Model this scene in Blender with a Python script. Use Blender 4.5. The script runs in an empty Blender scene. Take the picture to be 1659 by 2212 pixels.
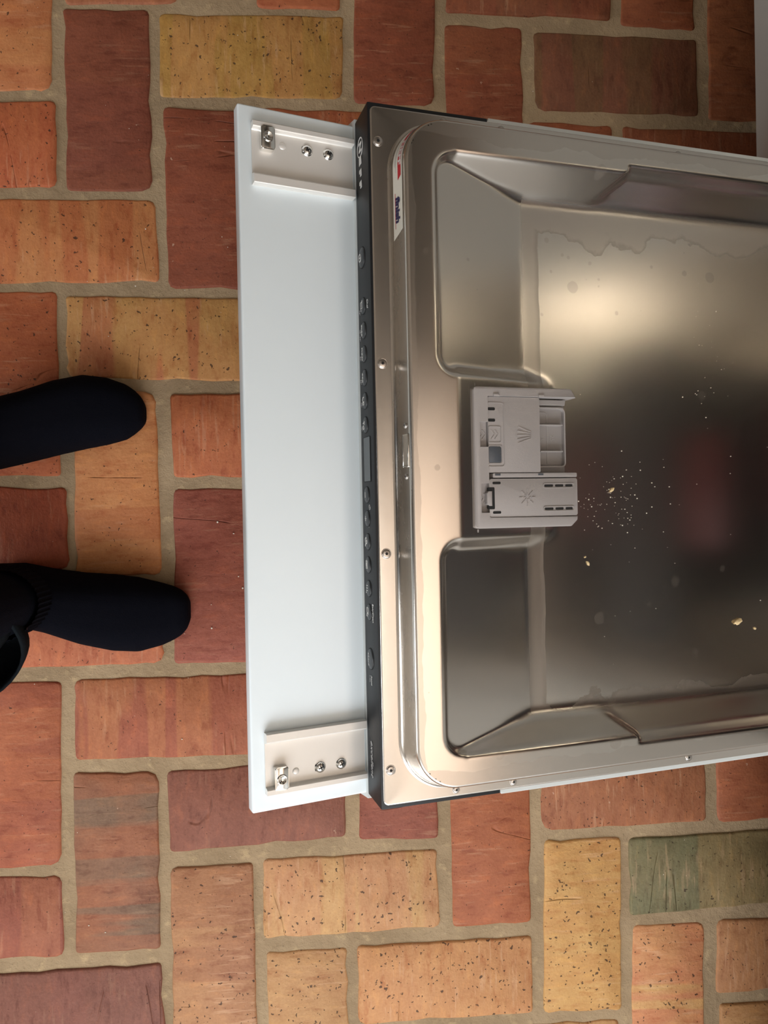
import bpy, bmesh, math, random
import numpy as np
from mathutils import Vector, Matrix
random.seed(7)
RNG = np.random.default_rng(7)
S = bpy.context.scene
COL = S.collection
R = math.radians

# ------------------------------------------------------------------ camera, world, light, exposure
cam_d = bpy.data.cameras.new('camera'); cam = bpy.data.objects.new('camera', cam_d); COL.objects.link(cam)
cam_d.sensor_fit = 'HORIZONTAL'; cam_d.sensor_width = 36.0; cam_d.lens = 1661.0/1659.0*36.0
cam_d.clip_start = 0.01
_rot = Matrix.Rotation(R(-1.10637), 4, 'Z') @ Matrix.Rotation(R(-4.78920), 4, 'Y') @ Matrix.Rotation(R(-0.26776), 4, 'X')
cam.matrix_world = Matrix.Translation((0, 0, 0.995)) @ _rot
S.camera = cam

W = bpy.data.worlds.new('sky'); S.world = W; W.use_nodes = True
_bg = W.node_tree.nodes['Background']; _bg.inputs[0].default_value = (0.75, 0.87, 1.0, 1); _bg.inputs[1].default_value = 0.6

def area(name, loc, rot, sx, sy, watts, col):
    l = bpy.data.lights.new(name, 'AREA'); l.shape = 'RECTANGLE'; l.size = sx; l.size_y = sy
    l.energy = watts; l.color = col
    o = bpy.data.objects.new(name, l); COL.objects.link(o); o.location = loc; o.rotation_euler = rot
    return o
area('daylight_south_window', (0.0, -1.93, 1.55), (R(90), 0, 0), 2.2, 1.25, 58, (0.97, 0.98, 1.0))
area('daylight_west_window', (-3.93, -1.0, 1.55), (0, R(-90), 0), 1.25, 1.7, 75, (0.95, 0.97, 1.0))

_lamp = area('added_ceiling_light', (0.62, -0.45, 2.40), (0, R(-38), 0), 0.2, 0.9, 8.5, (1.0, 0.88, 0.78)); _lamp.data.spread = R(120)  # added, no such lamp is known; brightens the wall mirrored in the rim
_tub = area('added_tub_light', (0.755, 0.225, 0.845), (R(52), 0, 0), 0.34, 0.05, 1.9, (1.0, 0.91, 0.76)); _tub.data.spread = R(105)  # added inside the tub to give the liner a brighter reflection
S.view_settings.view_transform = 'Standard'; S.view_settings.look = 'None'
S.view_settings.gamma = 1.0; S.view_settings.use_curve_mapping = False
S.view_settings.exposure = 0.0

# ------------------------------------------------------------------ materials
def lin(r, g, b):
    f = lambda c: (c/255/12.92) if c/255 <= 0.04045 else ((c/255+0.055)/1.055)**2.4
    return (f(r), f(g), f(b), 1.0)

class NT:
    def __init__(s, name):
        s.m = bpy.data.materials.new(name); s.m.use_nodes = True
        s.t = s.m.node_tree; s.t.nodes.clear()
        s.out = s.t.nodes.new('ShaderNodeOutputMaterial')
    def n(s, typ, **kw):
        nd = s.t.nodes.new(typ)
        ins = kw.pop('ins', {})
        for k, v in kw.items(): setattr(nd, k, v)
        for k, v in ins.items():
            sock = nd.inputs[k]
            if isinstance(v, bpy.types.NodeSocket): s.t.links.new(v, sock)
            else: sock.default_value = v
        return nd
    def link(s, a, b): s.t.links.new(a, b)
    def math(s, op, a, b=0.0, c=0.0, clamp=False):
        nd = s.n('ShaderNodeMath', operation=op, use_clamp=clamp, ins={0: a, 1: b, 2: c}); return nd.outputs[0]
    def mixc(s, f, a, b, mode='MIX'):
        nd = s.n('ShaderNodeMix', data_type='RGBA', blend_type=mode)
        for sock, v in ((nd.inputs[0], f), (nd.inputs[6], a), (nd.inputs[7], b)):
            if isinstance(v, bpy.types.NodeSocket): s.t.links.new(v, sock)
            else: sock.default_value = v
        return nd.outputs[2]
    def step(s, v, a, b):
        nd = s.n('ShaderNodeMapRange', interpolation_type='SMOOTHSTEP', ins={0: v, 1: a, 2: b, 3: 0.0, 4: 1.0}); return nd.outputs[0]
    def noise(s, vec, scale, detail=3, rough=0.5):
        nd = s.n('ShaderNodeTexNoise', ins={'Vector': vec, 'Scale': scale, 'Detail': detail, 'Roughness': rough}); return nd.outputs[0]
    def obj(s): return s.n('ShaderNodeTexCoord').outputs['Object']
    def bsdf(s, **ins):
        nd = s.n('ShaderNodeBsdfPrincipled', ins=ins); s.link(nd.outputs[0], s.out.inputs[0]); return nd

def plain(name, col, rough=0.5, metal=0.0, bump=0.0, bscale=200, var=0.0, vscale=20, spec=0.5, coat=0.0):
    t = NT(name); co = t.obj()
    base = col
    if var:
        nz = t.noise(co, vscale, 4)
        base = t.mixc(nz, tuple(c*(1-var) for c in col[:3])+(1,), tuple(min(1, c*(1+var)) for c in col[:3])+(1,))
    b = t.bsdf(**{'Base Color': base, 'Roughness': rough, 'Metallic': metal, 'Specular IOR Level': spec, 'Coat Weight': coat})
    if bump:
        nb = t.noise(co, bscale, 4)
        bp = t.n('ShaderNodeBump', ins={'Strength': bump, 'Distance': 0.001, 'Height': nb})
        t.link(bp.outputs[0], b.inputs['Normal'])
    return t.m

def brick_material():
    t = NT('fired_brick'); co = t.obj()
    oi = t.n('ShaderNodeObjectInfo')
    tone = t.n('ShaderNodeAttribute', attribute_type='OBJECT', attribute_name='tone').outputs['Color']
    pit = t.n('ShaderNodeAttribute', attribute_type='OBJECT', attribute_name='pit').outputs['Fac']
    rnd = t.math('MULTIPLY', oi.outputs['Random'], 37.0)
    off = t.n('ShaderNodeCombineXYZ', ins={0: rnd, 1: t.math('MULTIPLY', rnd, 1.7), 2: t.math('MULTIPLY', rnd, 0.6)}).outputs[0]
    p = t.n('ShaderNodeVectorMath', operation='ADD', ins={0: co, 1: off}).outputs[0]
    # drag bands across the brick (vary along its length, nearly constant across it)
    st = t.n('ShaderNodeMapping', vector_type='POINT', ins={'Vector': p, 'Scale': (1.0, 0.16, 0.3)}).outputs[0]
    b1 = t.step(t.noise(t.n('ShaderNodeMapping', ins={'Vector': p, 'Scale': (1.0, 0.07, 0.2)}).outputs[0], 22, 2, 0.45), 0.485, 0.525)
    st2 = t.n('ShaderNodeMapping', ins={'Vector': p, 'Scale': (1.0, 0.34, 0.5)}).outputs[0]
    b2 = t.noise(st2, 95, 4, 0.65)
    patch = t.noise(p, 12, 3, 0.55)
    c = t.mixc(t.math('MULTIPLY', t.math('ADD', t.math('MULTIPLY', b1, 0.75), t.math('MULTIPLY', t.step(patch, 0.45, 0.65), 0.3)), 1.0, clamp=True), oi.outputs['Color'], tone)
    c = t.mixc(t.math('MULTIPLY', t.step(b2, 0.52, 0.7), 0.35), c, (0.9, 0.75, 0.6, 1), 'SOFT_LIGHT')
    c = t.mixc(t.math('MULTIPLY', t.step(b2, 0.48, 0.3), 0.42), c, (0.1, 0.04, 0.03, 1), 'SOFT_LIGHT')
    fine = t.noise(p, 300, 3, 0.7)
    c = t.mixc(0.42, c, t.mixc(fine, (0.15, 0.15, 0.15, 1), (0.85, 0.85, 0.85, 1)), 'SOFT_LIGHT')
    c = t.mixc(t.math('MULTIPLY', b1, 0.16), c, (0.75, 0.70, 0.62, 1), 'SOFT_LIGHT')
    cloud = t.noise(p, 30, 4, 0.65)
    c = t.mixc(0.45, c, t.mixc(cloud, (0.1, 0.08, 0.07, 1), (0.9, 0.9, 0.9, 1)), 'SOFT_LIGHT')
    st3 = t.n('ShaderNodeMapping', ins={'Vector': p, 'Scale': (1.0, 0.09, 0.3)}).outputs[0]
    b3 = t.noise(st3, 210, 3, 0.6)
    c = t.mixc(t.math('MULTIPLY', t.math('MULTIPLY', t.step(b3, 0.56, 0.66), t.step(patch, 0.42, 0.58)), t.math('MULTIPLY', pit, 0.30)), c, (0.72, 0.46, 0.28, 1))
    # small dark pits
    jit = t.n('ShaderNodeVectorMath', operation='MULTIPLY_ADD', ins={0: t.n('ShaderNodeTexNoise', ins={'Vector': p, 'Scale': 170.0, 'Detail': 3.0}).outputs['Color'], 1: (0.011, 0.011, 0.011), 2: p}).outputs[0]
    vo = t.n('ShaderNodeTexVoronoi', ins={'Vector': jit, 'Scale': 190.0})
    rad = t.n('ShaderNodeSeparateColor', ins={0: vo.outputs['Color']})
    lim = t.math('MULTIPLY', t.math('MULTIPLY', t.math('SUBTRACT', rad.outputs[0], 0.5, clamp=True), 0.55), pit)
    pm = t.math('MULTIPLY', t.step(t.math('SUBTRACT', vo.outputs['Distance'], lim), 0.05, 0.0), t.step(lim, 0.0, 0.03))
    c = t.mixc(t.math('MULTIPLY', pm, 0.85), c, (0.05, 0.025, 0.015, 1))
    vo2 = t.n('ShaderNodeTexVoronoi', ins={'Vector': jit, 'Scale': 60.0})
    r2 = t.n('ShaderNodeSeparateColor', ins={0: vo2.outputs['Color']})
    sp = t.math('MULTIPLY', t.math('GREATER_THAN', r2.outputs[1], 0.93), t.step(vo2.outputs['Distance'], 0.1, 0.06))
    c = t.mixc(t.math('MULTIPLY', sp, 0.55), c, (0.62, 0.42, 0.3, 1))
    # worn darker rim where the mortar meets the edge
    b = t.bsdf(**{'Base Color': c, 'Roughness': 0.62, 'Specular IOR Level': 0.35})
    h = t.math('ADD', t.math('MULTIPLY', fine, 0.25), t.math('SUBTRACT', t.math('MULTIPLY', cloud, 0.9), t.math('MULTIPLY', pm, 1.2)))
    crk = t.step(t.math('ABSOLUTE', t.math('SUBTRACT', t.noise(st, 9, 2, 0.5), 0.5)), 0.004, 0.0); crk = t.math('MULTIPLY', crk, t.step(t.noise(p, 14, 2, 0.5), 0.52, 0.62))
    h = t.math('ADD', h, t.math('SUBTRACT', t.math('MULTIPLY', b2, 0.5), t.math('MULTIPLY', crk, 0.8)))
    bp = t.n('ShaderNodeBump', ins={'Strength': 0.9, 'Distance': 0.0018, 'Height': h})
    t.link(bp.outputs[0], b.inputs['Normal'])
    return t.m

def mortar_material():
    t = NT('lime_mortar'); co = t.obj()
    n1 = t.noise(co, 9, 4, 0.6); n2 = t.noise(co, 260, 4, 0.7); n3 = t.noise(co, 60, 4, 0.6)
    c = t.mixc(t.step(n1, 0.35, 0.65), lin(154, 133, 105), lin(172, 150, 120))
    c = t.mixc(t.math('MULTIPLY', t.step(n3, 0.55, 0.75), 0.5), c, lin(205, 180, 140))
    c = t.mixc(t.math('MULTIPLY', t.step(n2, 0.6, 0.72), 0.45), c, lin(95, 80, 62))
    b = t.bsdf(**{'Base Color': c, 'Roughness': 0.9, 'Specular IOR Level': 0.2})
    h = t.math('ADD', t.math('MULTIPLY', n2, 0.5), n3)
    bp = t.n('ShaderNodeBump', ins={'Strength': 0.7, 'Distance': 0.003, 'Height': h})
    t.link(bp.outputs[0], b.inputs['Normal'])
    return t.m

SPOTS = [(167,197.4,5),(182.9,185.1,3),(189.6,183.1,3.4),(211.9,179.7,3.4),(171.1,169,2.6),(193.4,156.6,11),(221,165.7,2.6),(220.8,159.3,2),
         (279.1,181.2,3),(316.4,177.7,5.5),(346.1,175.7,10),(239.8,134.9,4),(160.8,129.7,3),(81.6,167.9,3),(206.7,252.5,11),(38.4,167.7,5),(44.8,-10.6,5),
         (96.4,-255.4,8),(210,-257,12),(314.9,-266.9,8),(300,-120,9),(322,-190,7),(355,-110,6),(335,60,9),(215,-150,11),(270,-140,5),(190,-28,9)]
def steel_material(name, stains=True, rough=0.25, col=(0.68, 0.64, 0.59)):
    t = NT(name); co = t.obj()
    sep = t.n('ShaderNodeSeparateXYZ', ins={0: co}); u, v, w = sep.outputs
    base = col + (1,)
    g = t.noise(t.n('ShaderNodeMapping', ins={'Vector': co, 'Scale': (1, 30, 1)}).outputs[0], 60, 3, 0.6)
    rg = t.math('MULTIPLY_ADD', g, 0.05 if not stains else 0.0, rough-0.025)
    if not stains:
        b = t.bsdf(**{'Base Color': base, 'Roughness': rg, 'Metallic': 1.0})
        nb = t.noise(co, 35, 3)
        bp = t.n('ShaderNodeBump', ins={'Strength': 0.1, 'Distance': 0.001, 'Height': nb}); t.link(bp.outputs[0], b.inputs['Normal'])
        return t.m
    av = t.math('ABSOLUTE', v)
    nz = t.noise(co, 26, 5, 0.55); nz2 = t.noise(co, 9, 3, 0.5)
    wob = t.math('MULTIPLY_ADD', t.math('SUBTRACT', nz, 0.5), 0.055, t.math('MULTIPLY', t.math('SUBTRACT', nz2, 0.5), 0.06))
    # dried film along the edges of the flat tray: near its side slopes and along the ramp
    side = t.math('SUBTRACT', 0.203, t.math('ADD', t.math('ADD', av, wob), t.math('MULTIPLY', t.step(v, 0.0, -0.1), -0.018)))            # <0 inside film
    strip = t.math('SUBTRACT', u, t.math('MULTIPLY_ADD', t.math('SUBTRACT', nz, 0.5), 0.006, 0.1585))
    d = t.math('MINIMUM', side, strip)
    intray = t.math('MULTIPLY', t.step(u, 0.1405, 0.142), t.step(av, 0.2335, 0.2305))
    film = t.math('MULTIPLY', t.step(d, 0.0006, -0.0006), intray)
    edge = t.math('MULTIPLY', t.math('MULTIPLY', t.step(d, -0.006, -0.0004), t.step(d, 0.0004, -0.0002)), intray)
    # film on the raised rim along the outer edge
    dr = t.math('SUBTRACT', t.math('MULTIPLY_ADD', t.math('SUBTRACT', nz, 0.5), 0.012, 0.0285), u)
    dr2 = t.math('SUBTRACT', t.math('ADD', av, t.math('MULTIPLY', wob, 0.35)), 0.2655)
    dr3 = t.math('MAXIMUM', dr, dr2)
    rim = t.math('MULTIPLY', t.step(dr3, -0.0003, 0.0003), t.step(w, 0.022, 0.0242))
    spots = None
    sc = t.n('ShaderNodeVectorMath', operation='MULTIPLY_ADD', ins={0: t.n('ShaderNodeTexNoise', ins={'Vector': co, 'Scale': 120.0}).outputs['Color'], 1: (0.0022, 0.0022, 0), 2: t.n('ShaderNodeCombineXYZ', ins={0: u, 1: v, 2: 0.0}).outputs[0]}).outputs[0]
    for (a, b_, r_) in SPOTS:
        ds = t.n('ShaderNodeVectorMath', operation='DISTANCE', ins={0: sc, 1: (a/1000+0.0011, b_/1000+0.0011, 0)}).outputs['Value']
        m = t.step(ds, r_/2000+0.0004, r_/2000-0.0004)
        spots = m if spots is None else t.math('MAXIMUM', spots, m)
    # fine specks of dried splashes
    vo = t.n('ShaderNodeTexVoronoi', ins={'Vector': co, 'Scale': 120.0})
    vr = t.n('ShaderNodeSeparateColor', ins={0: vo.outputs['Color']})
    speck = t.math('MULTIPLY', t.math('GREATER_THAN', vr.outputs[0], 0.93), t.step(vo.outputs['Distance'], 0.09, 0.05))
    mask = t.math('MAXIMUM', t.math('MULTIPLY', film, 0.46), t.math('MULTIPLY', rim, 0.26))
    mask = t.math('MAXIMUM', mask, t.math('MULTIPLY', spots, 0.22))
    mask = t.math('ADD', mask, t.math('MULTIPLY', edge, 0.35))
    mask = t.math('MAXIMUM', mask, t.math('MULTIPLY', speck, 0.35))
    # greasy streaks on the wall of the raised panel
    streak = t.math('MULTIPLY', t.step(t.noise(t.n('ShaderNodeMapping', ins={'Vector': co, 'Scale': (1, 0.3, 1)}).outputs[0], 60, 4, 0.6), 0.48, 0.62), t.math('MULTIPLY', t.step(w, 0.021, 0.018), t.step(u, 0.026, 0.0245)))
    mask = t.math('MAXIMUM', mask, t.math('MULTIPLY', streak, 0.5))
    mt = t.n('ShaderNodeBsdfPrincipled', ins={'Base Color': base, 'Roughness': t.math('MULTIPLY_ADD', mask, 0.12, rg), 'Metallic': 1.0})
    df = t.n('ShaderNodeBsdfPrincipled', ins={'Base Color': (0.17, 0.14, 0.11, 1), 'Roughness': 0.5, 'Specular IOR Level': 0.3})
    mx = t.n('ShaderNodeMixShader', ins={0: t.math('MULTIPLY', mask, 0.62, clamp=True)})
    t.link(mt.outputs[0], mx.inputs[1]); t.link(df.outputs[0], mx.inputs[2]); t.link(mx.outputs[0], t.out.inputs[0])
    return t.m

M_BRICK = brick_material(); M_MORTAR = mortar_material()
M_STEEL = steel_material('pressed_stainless_steel')
M_FLANGE = steel_material('smudged_stainless_steel', stains=False, rough=0.25)
M_TUB = plain('tub_stainless_steel', (0.74, 0.68, 0.60, 1), 0.42, metal=0.55)
M_BLACK = plain('black_plastic', (0.010, 0.011, 0.013, 1), 0.5, bump=0.05, bscale=900, spec=0.35)
M_BTN = plain('grey_black_button', (0.028, 0.031, 0.034, 1), 0.35)
M_DISPLAY = plain('dark_display_glass', (0.05, 0.058, 0.062, 1), 0.2)
M_PRINT = plain('white_print', (0.7, 0.7, 0.68, 1), 0.6)
M_PRINTG = plain('grey_print', (0.45, 0.45, 0.45, 1), 0.6)
M_SHELL = plain('light_grey_painted_metal', (0.62, 0.66, 0.66, 1), 0.35)
M_PANEL = plain('white_laminate', (0.79, 0.88, 0.925, 1), 0.32, var=0.02, vscale=6)
M_BRACKET = plain('satin_aluminium', (0.80, 0.78, 0.74, 1), 0.42, metal=0.3, var=0.05, vscale=25)
M_CHROME = plain('zinc_plated_steel', (0.78, 0.78, 0.76, 1), 0.16, metal=1.0)
M_SCREW = plain('stainless_screw', (0.55, 0.52, 0.49, 1), 0.3, metal=1.0)
M_DARK = plain('dark_hollow', (0.01, 0.01, 0.01, 1), 0.8)
M_GREY = plain('warm_grey_plastic', (0.36, 0.335, 0.325, 1), 0.42, bump=0.12, bscale=1500)
M_GREY2 = plain('warm_grey_plastic_inner', (0.30, 0.28, 0.27, 1), 0.45)
M_SLATE = plain('slate_grey_plastic', (0.075, 0.085, 0.10, 1), 0.4)
M_STICKER = plain('cream_sticker', (0.78, 0.75, 0.66, 1), 0.45)
M_RED = plain('red_print', (0.50, 0.02, 0.03, 1), 0.5)
M_NAVY = plain('navy_print', (0.03, 0.025, 0.09, 1), 0.5)
M_CRUMB = plain('dried_food', (0.80, 0.62, 0.34, 1), 0.6, var=0.25, vscale=300)
M_SPECK = plain('pale_grit', (0.85, 0.78, 0.66, 1), 0.6)
M_FRONT = plain('grey_white_lacquer', (0.47, 0.48, 0.455, 1), 0.35)
M_PLINTH = plain('dark_plinth', (0.05, 0.04, 0.035, 1), 0.5)
M_TOP = plain('oak_worktop', (0.32, 0.19, 0.10, 1), 0.4, var=0.2, vscale=12)
M_WALL = plain('warm_cream_plaster', (0.90, 0.77, 0.655, 1), 0.85, var=0.04, vscale=4)
M_WALL2 = plain('white_plaster', (0.45, 0.42, 0.37, 1), 0.85, var=0.03, vscale=4)
M_CUP = plain('dark_wall_cabinet', (0.04, 0.035, 0.027, 1), 0.4)
M_GLASS = plain('window_glass', (0.9, 0.95, 1, 1), 0.05)
M_SOCK = plain('black_knit', (0.0045, 0.005, 0.0085, 1), 0.95, bump=0.5, bscale=700, spec=0.05)
M_TROUSER = plain('navy_black_fleece', (0.009, 0.012, 0.015, 1), 0.95, bump=0.5, bscale=500, spec=0.05)
M_SKIN = plain('skin', (0.55, 0.36, 0.28, 1), 0.55)
M_RACK = plain('grey_coated_wire', (0.25, 0.25, 0.26, 1), 0.4)
M_RACK2 = plain('dark_rack_plastic', (0.008, 0.007, 0.006, 1), 0.5)
M_REDWARE = plain('dark_red_glaze', (0.10, 0.006, 0.008, 1), 0.4)

# ------------------------------------------------------------------ mesh helpers
def link(name, me, mat=None, parent=None, mtx=None, smooth=False):
    o = bpy.data.objects.new(name, me); COL.objects.link(o)
    if mat and not me.materials: me.materials.append(mat)
    if smooth: me.shade_smooth()
    if parent is not None: o.parent = parent
    if mtx is not None: o.matrix_local = mtx
    return o
def pyd(name, vs, fs, mat, parent=None, mtx=None, smooth=False):
    me = bpy.data.meshes.new(name); me.from_pydata([tuple(map(float, p)) for p in vs], [], fs); me.update()
    return link(name, me, mat, parent, mtx, smooth)
def fin(name, bm, mat, parent=None, mtx=None, smooth=False, ang=None):
    bmesh.ops.recalc_face_normals(bm, faces=bm.faces[:])
    me = bpy.data.meshes.new(name); bm.to_mesh(me); bm.free()
    o = link(name, me, mat, parent, mtx, smooth)
    if ang: me.shade_smooth(); me.set_sharp_from_angle(angle=R(ang))
    return o
def empty(name, loc=(0, 0, 0), parent=None):
    o = bpy.data.objects.new(name, None); COL.objects.link(o); o.location = loc; o.empty_display_size = 0.05
    if parent: o.parent = parent
    return o
def tag(o, label, cat, group=None):
    o['label'] = label; o['category'] = cat
    if group: o['group'] = group
    return o
def struct(o): o['kind'] = 'structure'; return o
def box(bm, x0, x1, y0, y1, z0, z1, bev=0.0, seg=2):
    vs = [bm.verts.new(p) for p in ((x0,y0,z0),(x1,y0,z0),(x1,y1,z0),(x0,y1,z0),(x0,y0,z1),(x1,y0,z1),(x1,y1,z1),(x0,y1,z1))]
    fs = [bm.faces.new([vs[i] for i in q]) for q in ((3,2,1,0),(4,5,6,7),(0,1,5,4),(1,2,6,5),(2,3,7,6),(3,0,4,7))]
    if bev:
        es = {e for f in fs for e in f.edges}
        bmesh.ops.bevel(bm, geom=list(es), offset=bev, segments=seg, affect='EDGES', profile=0.5)
def prism(bm, poly, z0, z1, bev=0.0, seg=2, bevel_top_only=True):
    n = len(poly)
    lo = [bm.verts.new((p[0], p[1], z0)) for p in poly]; hi = [bm.verts.new((p[0], p[1], z1)) for p in poly]
    bm.faces.new(lo[::-1]); top = bm.faces.new(hi)
    for i in range(n): bm.faces.new((lo[i], lo[(i+1) % n], hi[(i+1) % n], hi[i]))
    if bev: bmesh.ops.bevel(bm, geom=list(top.edges), offset=bev, segments=seg, affect='EDGES', profile=0.5)
def prism_edge(bm, poly, z0, z1, b, outer):
    """prism whose top edge is rounded only where outer(p) holds"""
    P = [Vector(p) for p in poly]; n = len(P); ar = sum(P[i].x*P[(i+1) % n].y-P[(i+1) % n].x*P[i].y for i in range(n))
    sg = 1 if ar > 0 else -1; N = []
    for i in range(n):
        d0 = (P[i]-P[i-1]).normalized(); d1 = (P[(i+1) % n]-P[i]).normalized()
        nn = Vector((-d0.y-d1.y, d0.x+d1.x))*sg; N.append(nn.normalized() if nn.length > 1e-6 else nn)
    rings = []
    for k, (ins, z) in enumerate(((0, z0), (0, z1-b), (0.3*b, z1-0.3*b), (b, z1))):
        rings.append([bm.verts.new((*(P[i]+N[i]*ins), z)) if outer(P[i]) else bm.verts.new((P[i].x, P[i].y, z)) for i in range(n)])
    bm.faces.new(rings[0][::-1]); bm.faces.new(rings[-1])
    for A, B in zip(rings, rings[1:]):
        for i in range(n): bm.faces.new((A[i], A[(i+1) % n], B[(i+1) % n], B[i]))
def rpoly(pts, rads, k=4):
    """polygon with rounded corners; pts counter-clockwise or clockwise"""
    out = []; n = len(pts)
    for i in range(n):
        p = Vector(pts[i]); a = Vector(pts[i-1]) - p; b = Vector(pts[(i+1) % n]) - p
        r = rads[i] if isinstance(rads, (list, tuple)) else rads
        if r <= 0: out.append(tuple(p)); continue
        th = a.angle(b); d = r/math.tan(th/2); d = min(d, a.length*0.49, b.length*0.49)
        p0 = p + a.normalized()*d; p1 = p + b.normalized()*d
        for j in range(k+1):
            s = j/k; out.append(tuple((1-s)**2*p0 + 2*s*(1-s)*p + s*s*p1))
    return out
def rrect(x0, x1, y0, y1, r, k=4): return rpoly([(x0,y0),(x1,y0),(x1,y1),(x0,y1)], r, k)
def lathe(bm, prof, n=20, c=(0, 0, 0)):
    """prof: (radius, z); axis +z through c"""
    rings = []
    for r, z in prof:
        if r < 1e-7: rings.append([bm.verts.new((c[0], c[1], c[2]+z))])
        else: rings.append([bm.verts.new((c[0]+r*math.cos(2*math.pi*i/n), c[1]+r*math.sin(2*math.pi*i/n), c[2]+z)) for i in range(n)])
    for a, b in zip(rings, rings[1:]):
        for i in range(n):
            j = (i+1) % n
            if len(a) == 1 and len(b) == 1: continue
            if len(a) == 1: bm.faces.new((a[0], b[i], b[j]))
            elif len(b) == 1: bm.faces.new((a[i], a[j], b[0]))
            else: bm.faces.new((a[i], a[j], b[j], b[i]))
def tube(bm, pts, r, n=6):
    pts = [Vector(p) for p in pts]; rings = []
    for i, p in enumerate(pts):
        d = (pts[min(i+1, len(pts)-1)] - pts[max(i-1, 0)]).normalized()
        a = d.orthogonal().normalized(); b = d.cross(a)
        rings.append([bm.verts.new(p + r*(math.cos(2*math.pi*k/n)*a + math.sin(2*math.pi*k/n)*b)) for k in range(n)])
    for A, B in zip(rings, rings[1:]):
        for k in range(n): bm.faces.new((A[k], A[(k+1) % n], B[(k+1) % n], B[k]))
    bm.faces.new(rings[0][::-1]); bm.faces.new(rings[-1])
def ribbon(bm, pts, wd, z0, z1, closed=False):
    """raised flat line in the xy plane"""
    P = [Vector((p[0], p[1])) for p in pts]; n = len(P); L = []; Rr = []
    for i in range(n):
        a = P[i-1] if (i > 0 or closed) else P[i]; b = P[(i+1) % n] if (i < n-1 or closed) else P[i]
        d = (b-a).normalized(); nn = Vector((-d.y, d.x))*wd/2
        L.append(P[i]+nn); Rr.append(P[i]-nn)
    mk = lambda q, z: bm.verts.new((q.x, q.y, z))
    lo = [(mk(L[i], z0), mk(L[i], z1), mk(Rr[i], z1), mk(Rr[i], z0)) for i in range(n)]
    for i in range(n if closed else n-1):
        A, B = lo[i], lo[(i+1) % n]
        for k in range(3): bm.faces.new((A[k], B[k], B[k+1], A[k+1]))
    if not closed:
        bm.faces.new(lo[0]); bm.faces.new(lo[-1][::-1])
_dg = None
def text_mesh(s, size, extr=0.0002, align='CENTER', shear=0.0, xscale=1.0, bold=0.0):
    c = bpy.data.curves.new('lettering', 'FONT'); c.body = s; c.size = size; c.align_x = align; c.align_y = 'CENTER'
    c.extrude = extr; c.shear = shear; c.resolution_u = 3; c.offset = bold
    o = bpy.data.objects.new('lettering_tmp', c); COL.objects.link(o)
    dg = bpy.context.evaluated_depsgraph_get(); dg.update()
    me = bpy.data.meshes.new_from_object(o.evaluated_get(dg))
    bpy.data.objects.remove(o); bpy.data.curves.remove(c)
    if xscale != 1.0:
        for v in me.vertices: v.co.x *= xscale
    me.name = 'lettering'; me.materials.clear()
    return me

# ------------------------------------------------------------------ room shell
def slab(name, x0, x1, y0, y1, z0, z1, mat):
    bm = bmesh.new(); box(bm, x0, x1, y0, y1, z0, z1); return struct(fin(name, bm, mat))
XW, XB, YS, YN, ZC = -4.0, 1.14, -2.0, 4.2, 2.5
slab('wall_east', XB, XB+0.1, YS-0.1, YN+0.1, 0, ZC, M_WALL)
slab('wall_north', XW-0.1, XB+0.1, YN, YN+0.1, 0, ZC, M_WALL2)
slab('ceiling', XW-0.1, XB+0.1, YS-0.1, YN+0.1, ZC, ZC+0.1, M_WALL2)
def wall_with_window(name, wname, horiz, a0, a1, c, th, w0, w1, z0, z1):
    """wall along one axis with a window hole; horiz=True: runs along x at y=c"""
    bm = bmesh.new()
    def b(p, q, lo, hi):
        if horiz: box(bm, p, q, c-th, c, lo, hi)
        else: box(bm, c-th, c, p, q, lo, hi)
    b(a0, w0, 0, ZC); b(w1, a1, 0, ZC); b(w0, w1, 0, z0); b(w0, w1, z1, ZC)
    struct(fin(name, bm, M_WALL2))
    bm = bmesh.new(); f = 0.05; mid = (w0+w1)/2
    for p, q, lo, hi in ((w0, w0+f, z0, z1), (w1-f, w1, z0, z1), (w0, w1, z0, z0+f), (w0, w1, z1-f, z1), (mid-f/2, mid+f/2, z0, z1)):
        if horiz: box(bm, p, q, c-th+0.01, c-th+0.05, lo, hi)
        else: box(bm, c-th+0.01, c-th+0.05, p, q, lo, hi)
    wf = struct(fin(wname, bm, M_PANEL))
wall_with_window('wall_south', 'window_1', True, XW-0.1, XB+0.1, YS, 0.1, -1.1, 1.1, 0.92, 2.18)
wall_with_window('wall_west', 'window_2', False, YS, YN, XW, 0.1, -1.85, -0.15, 0.92, 2.18)

floor = struct(fin('floor', (lambda bm: (box(bm, XW-0.1, XB+0.1, YS-0.1, YN+0.1, -0.12, -0.0022), bm)[1])(bmesh.new()), M_MORTAR))

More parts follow.
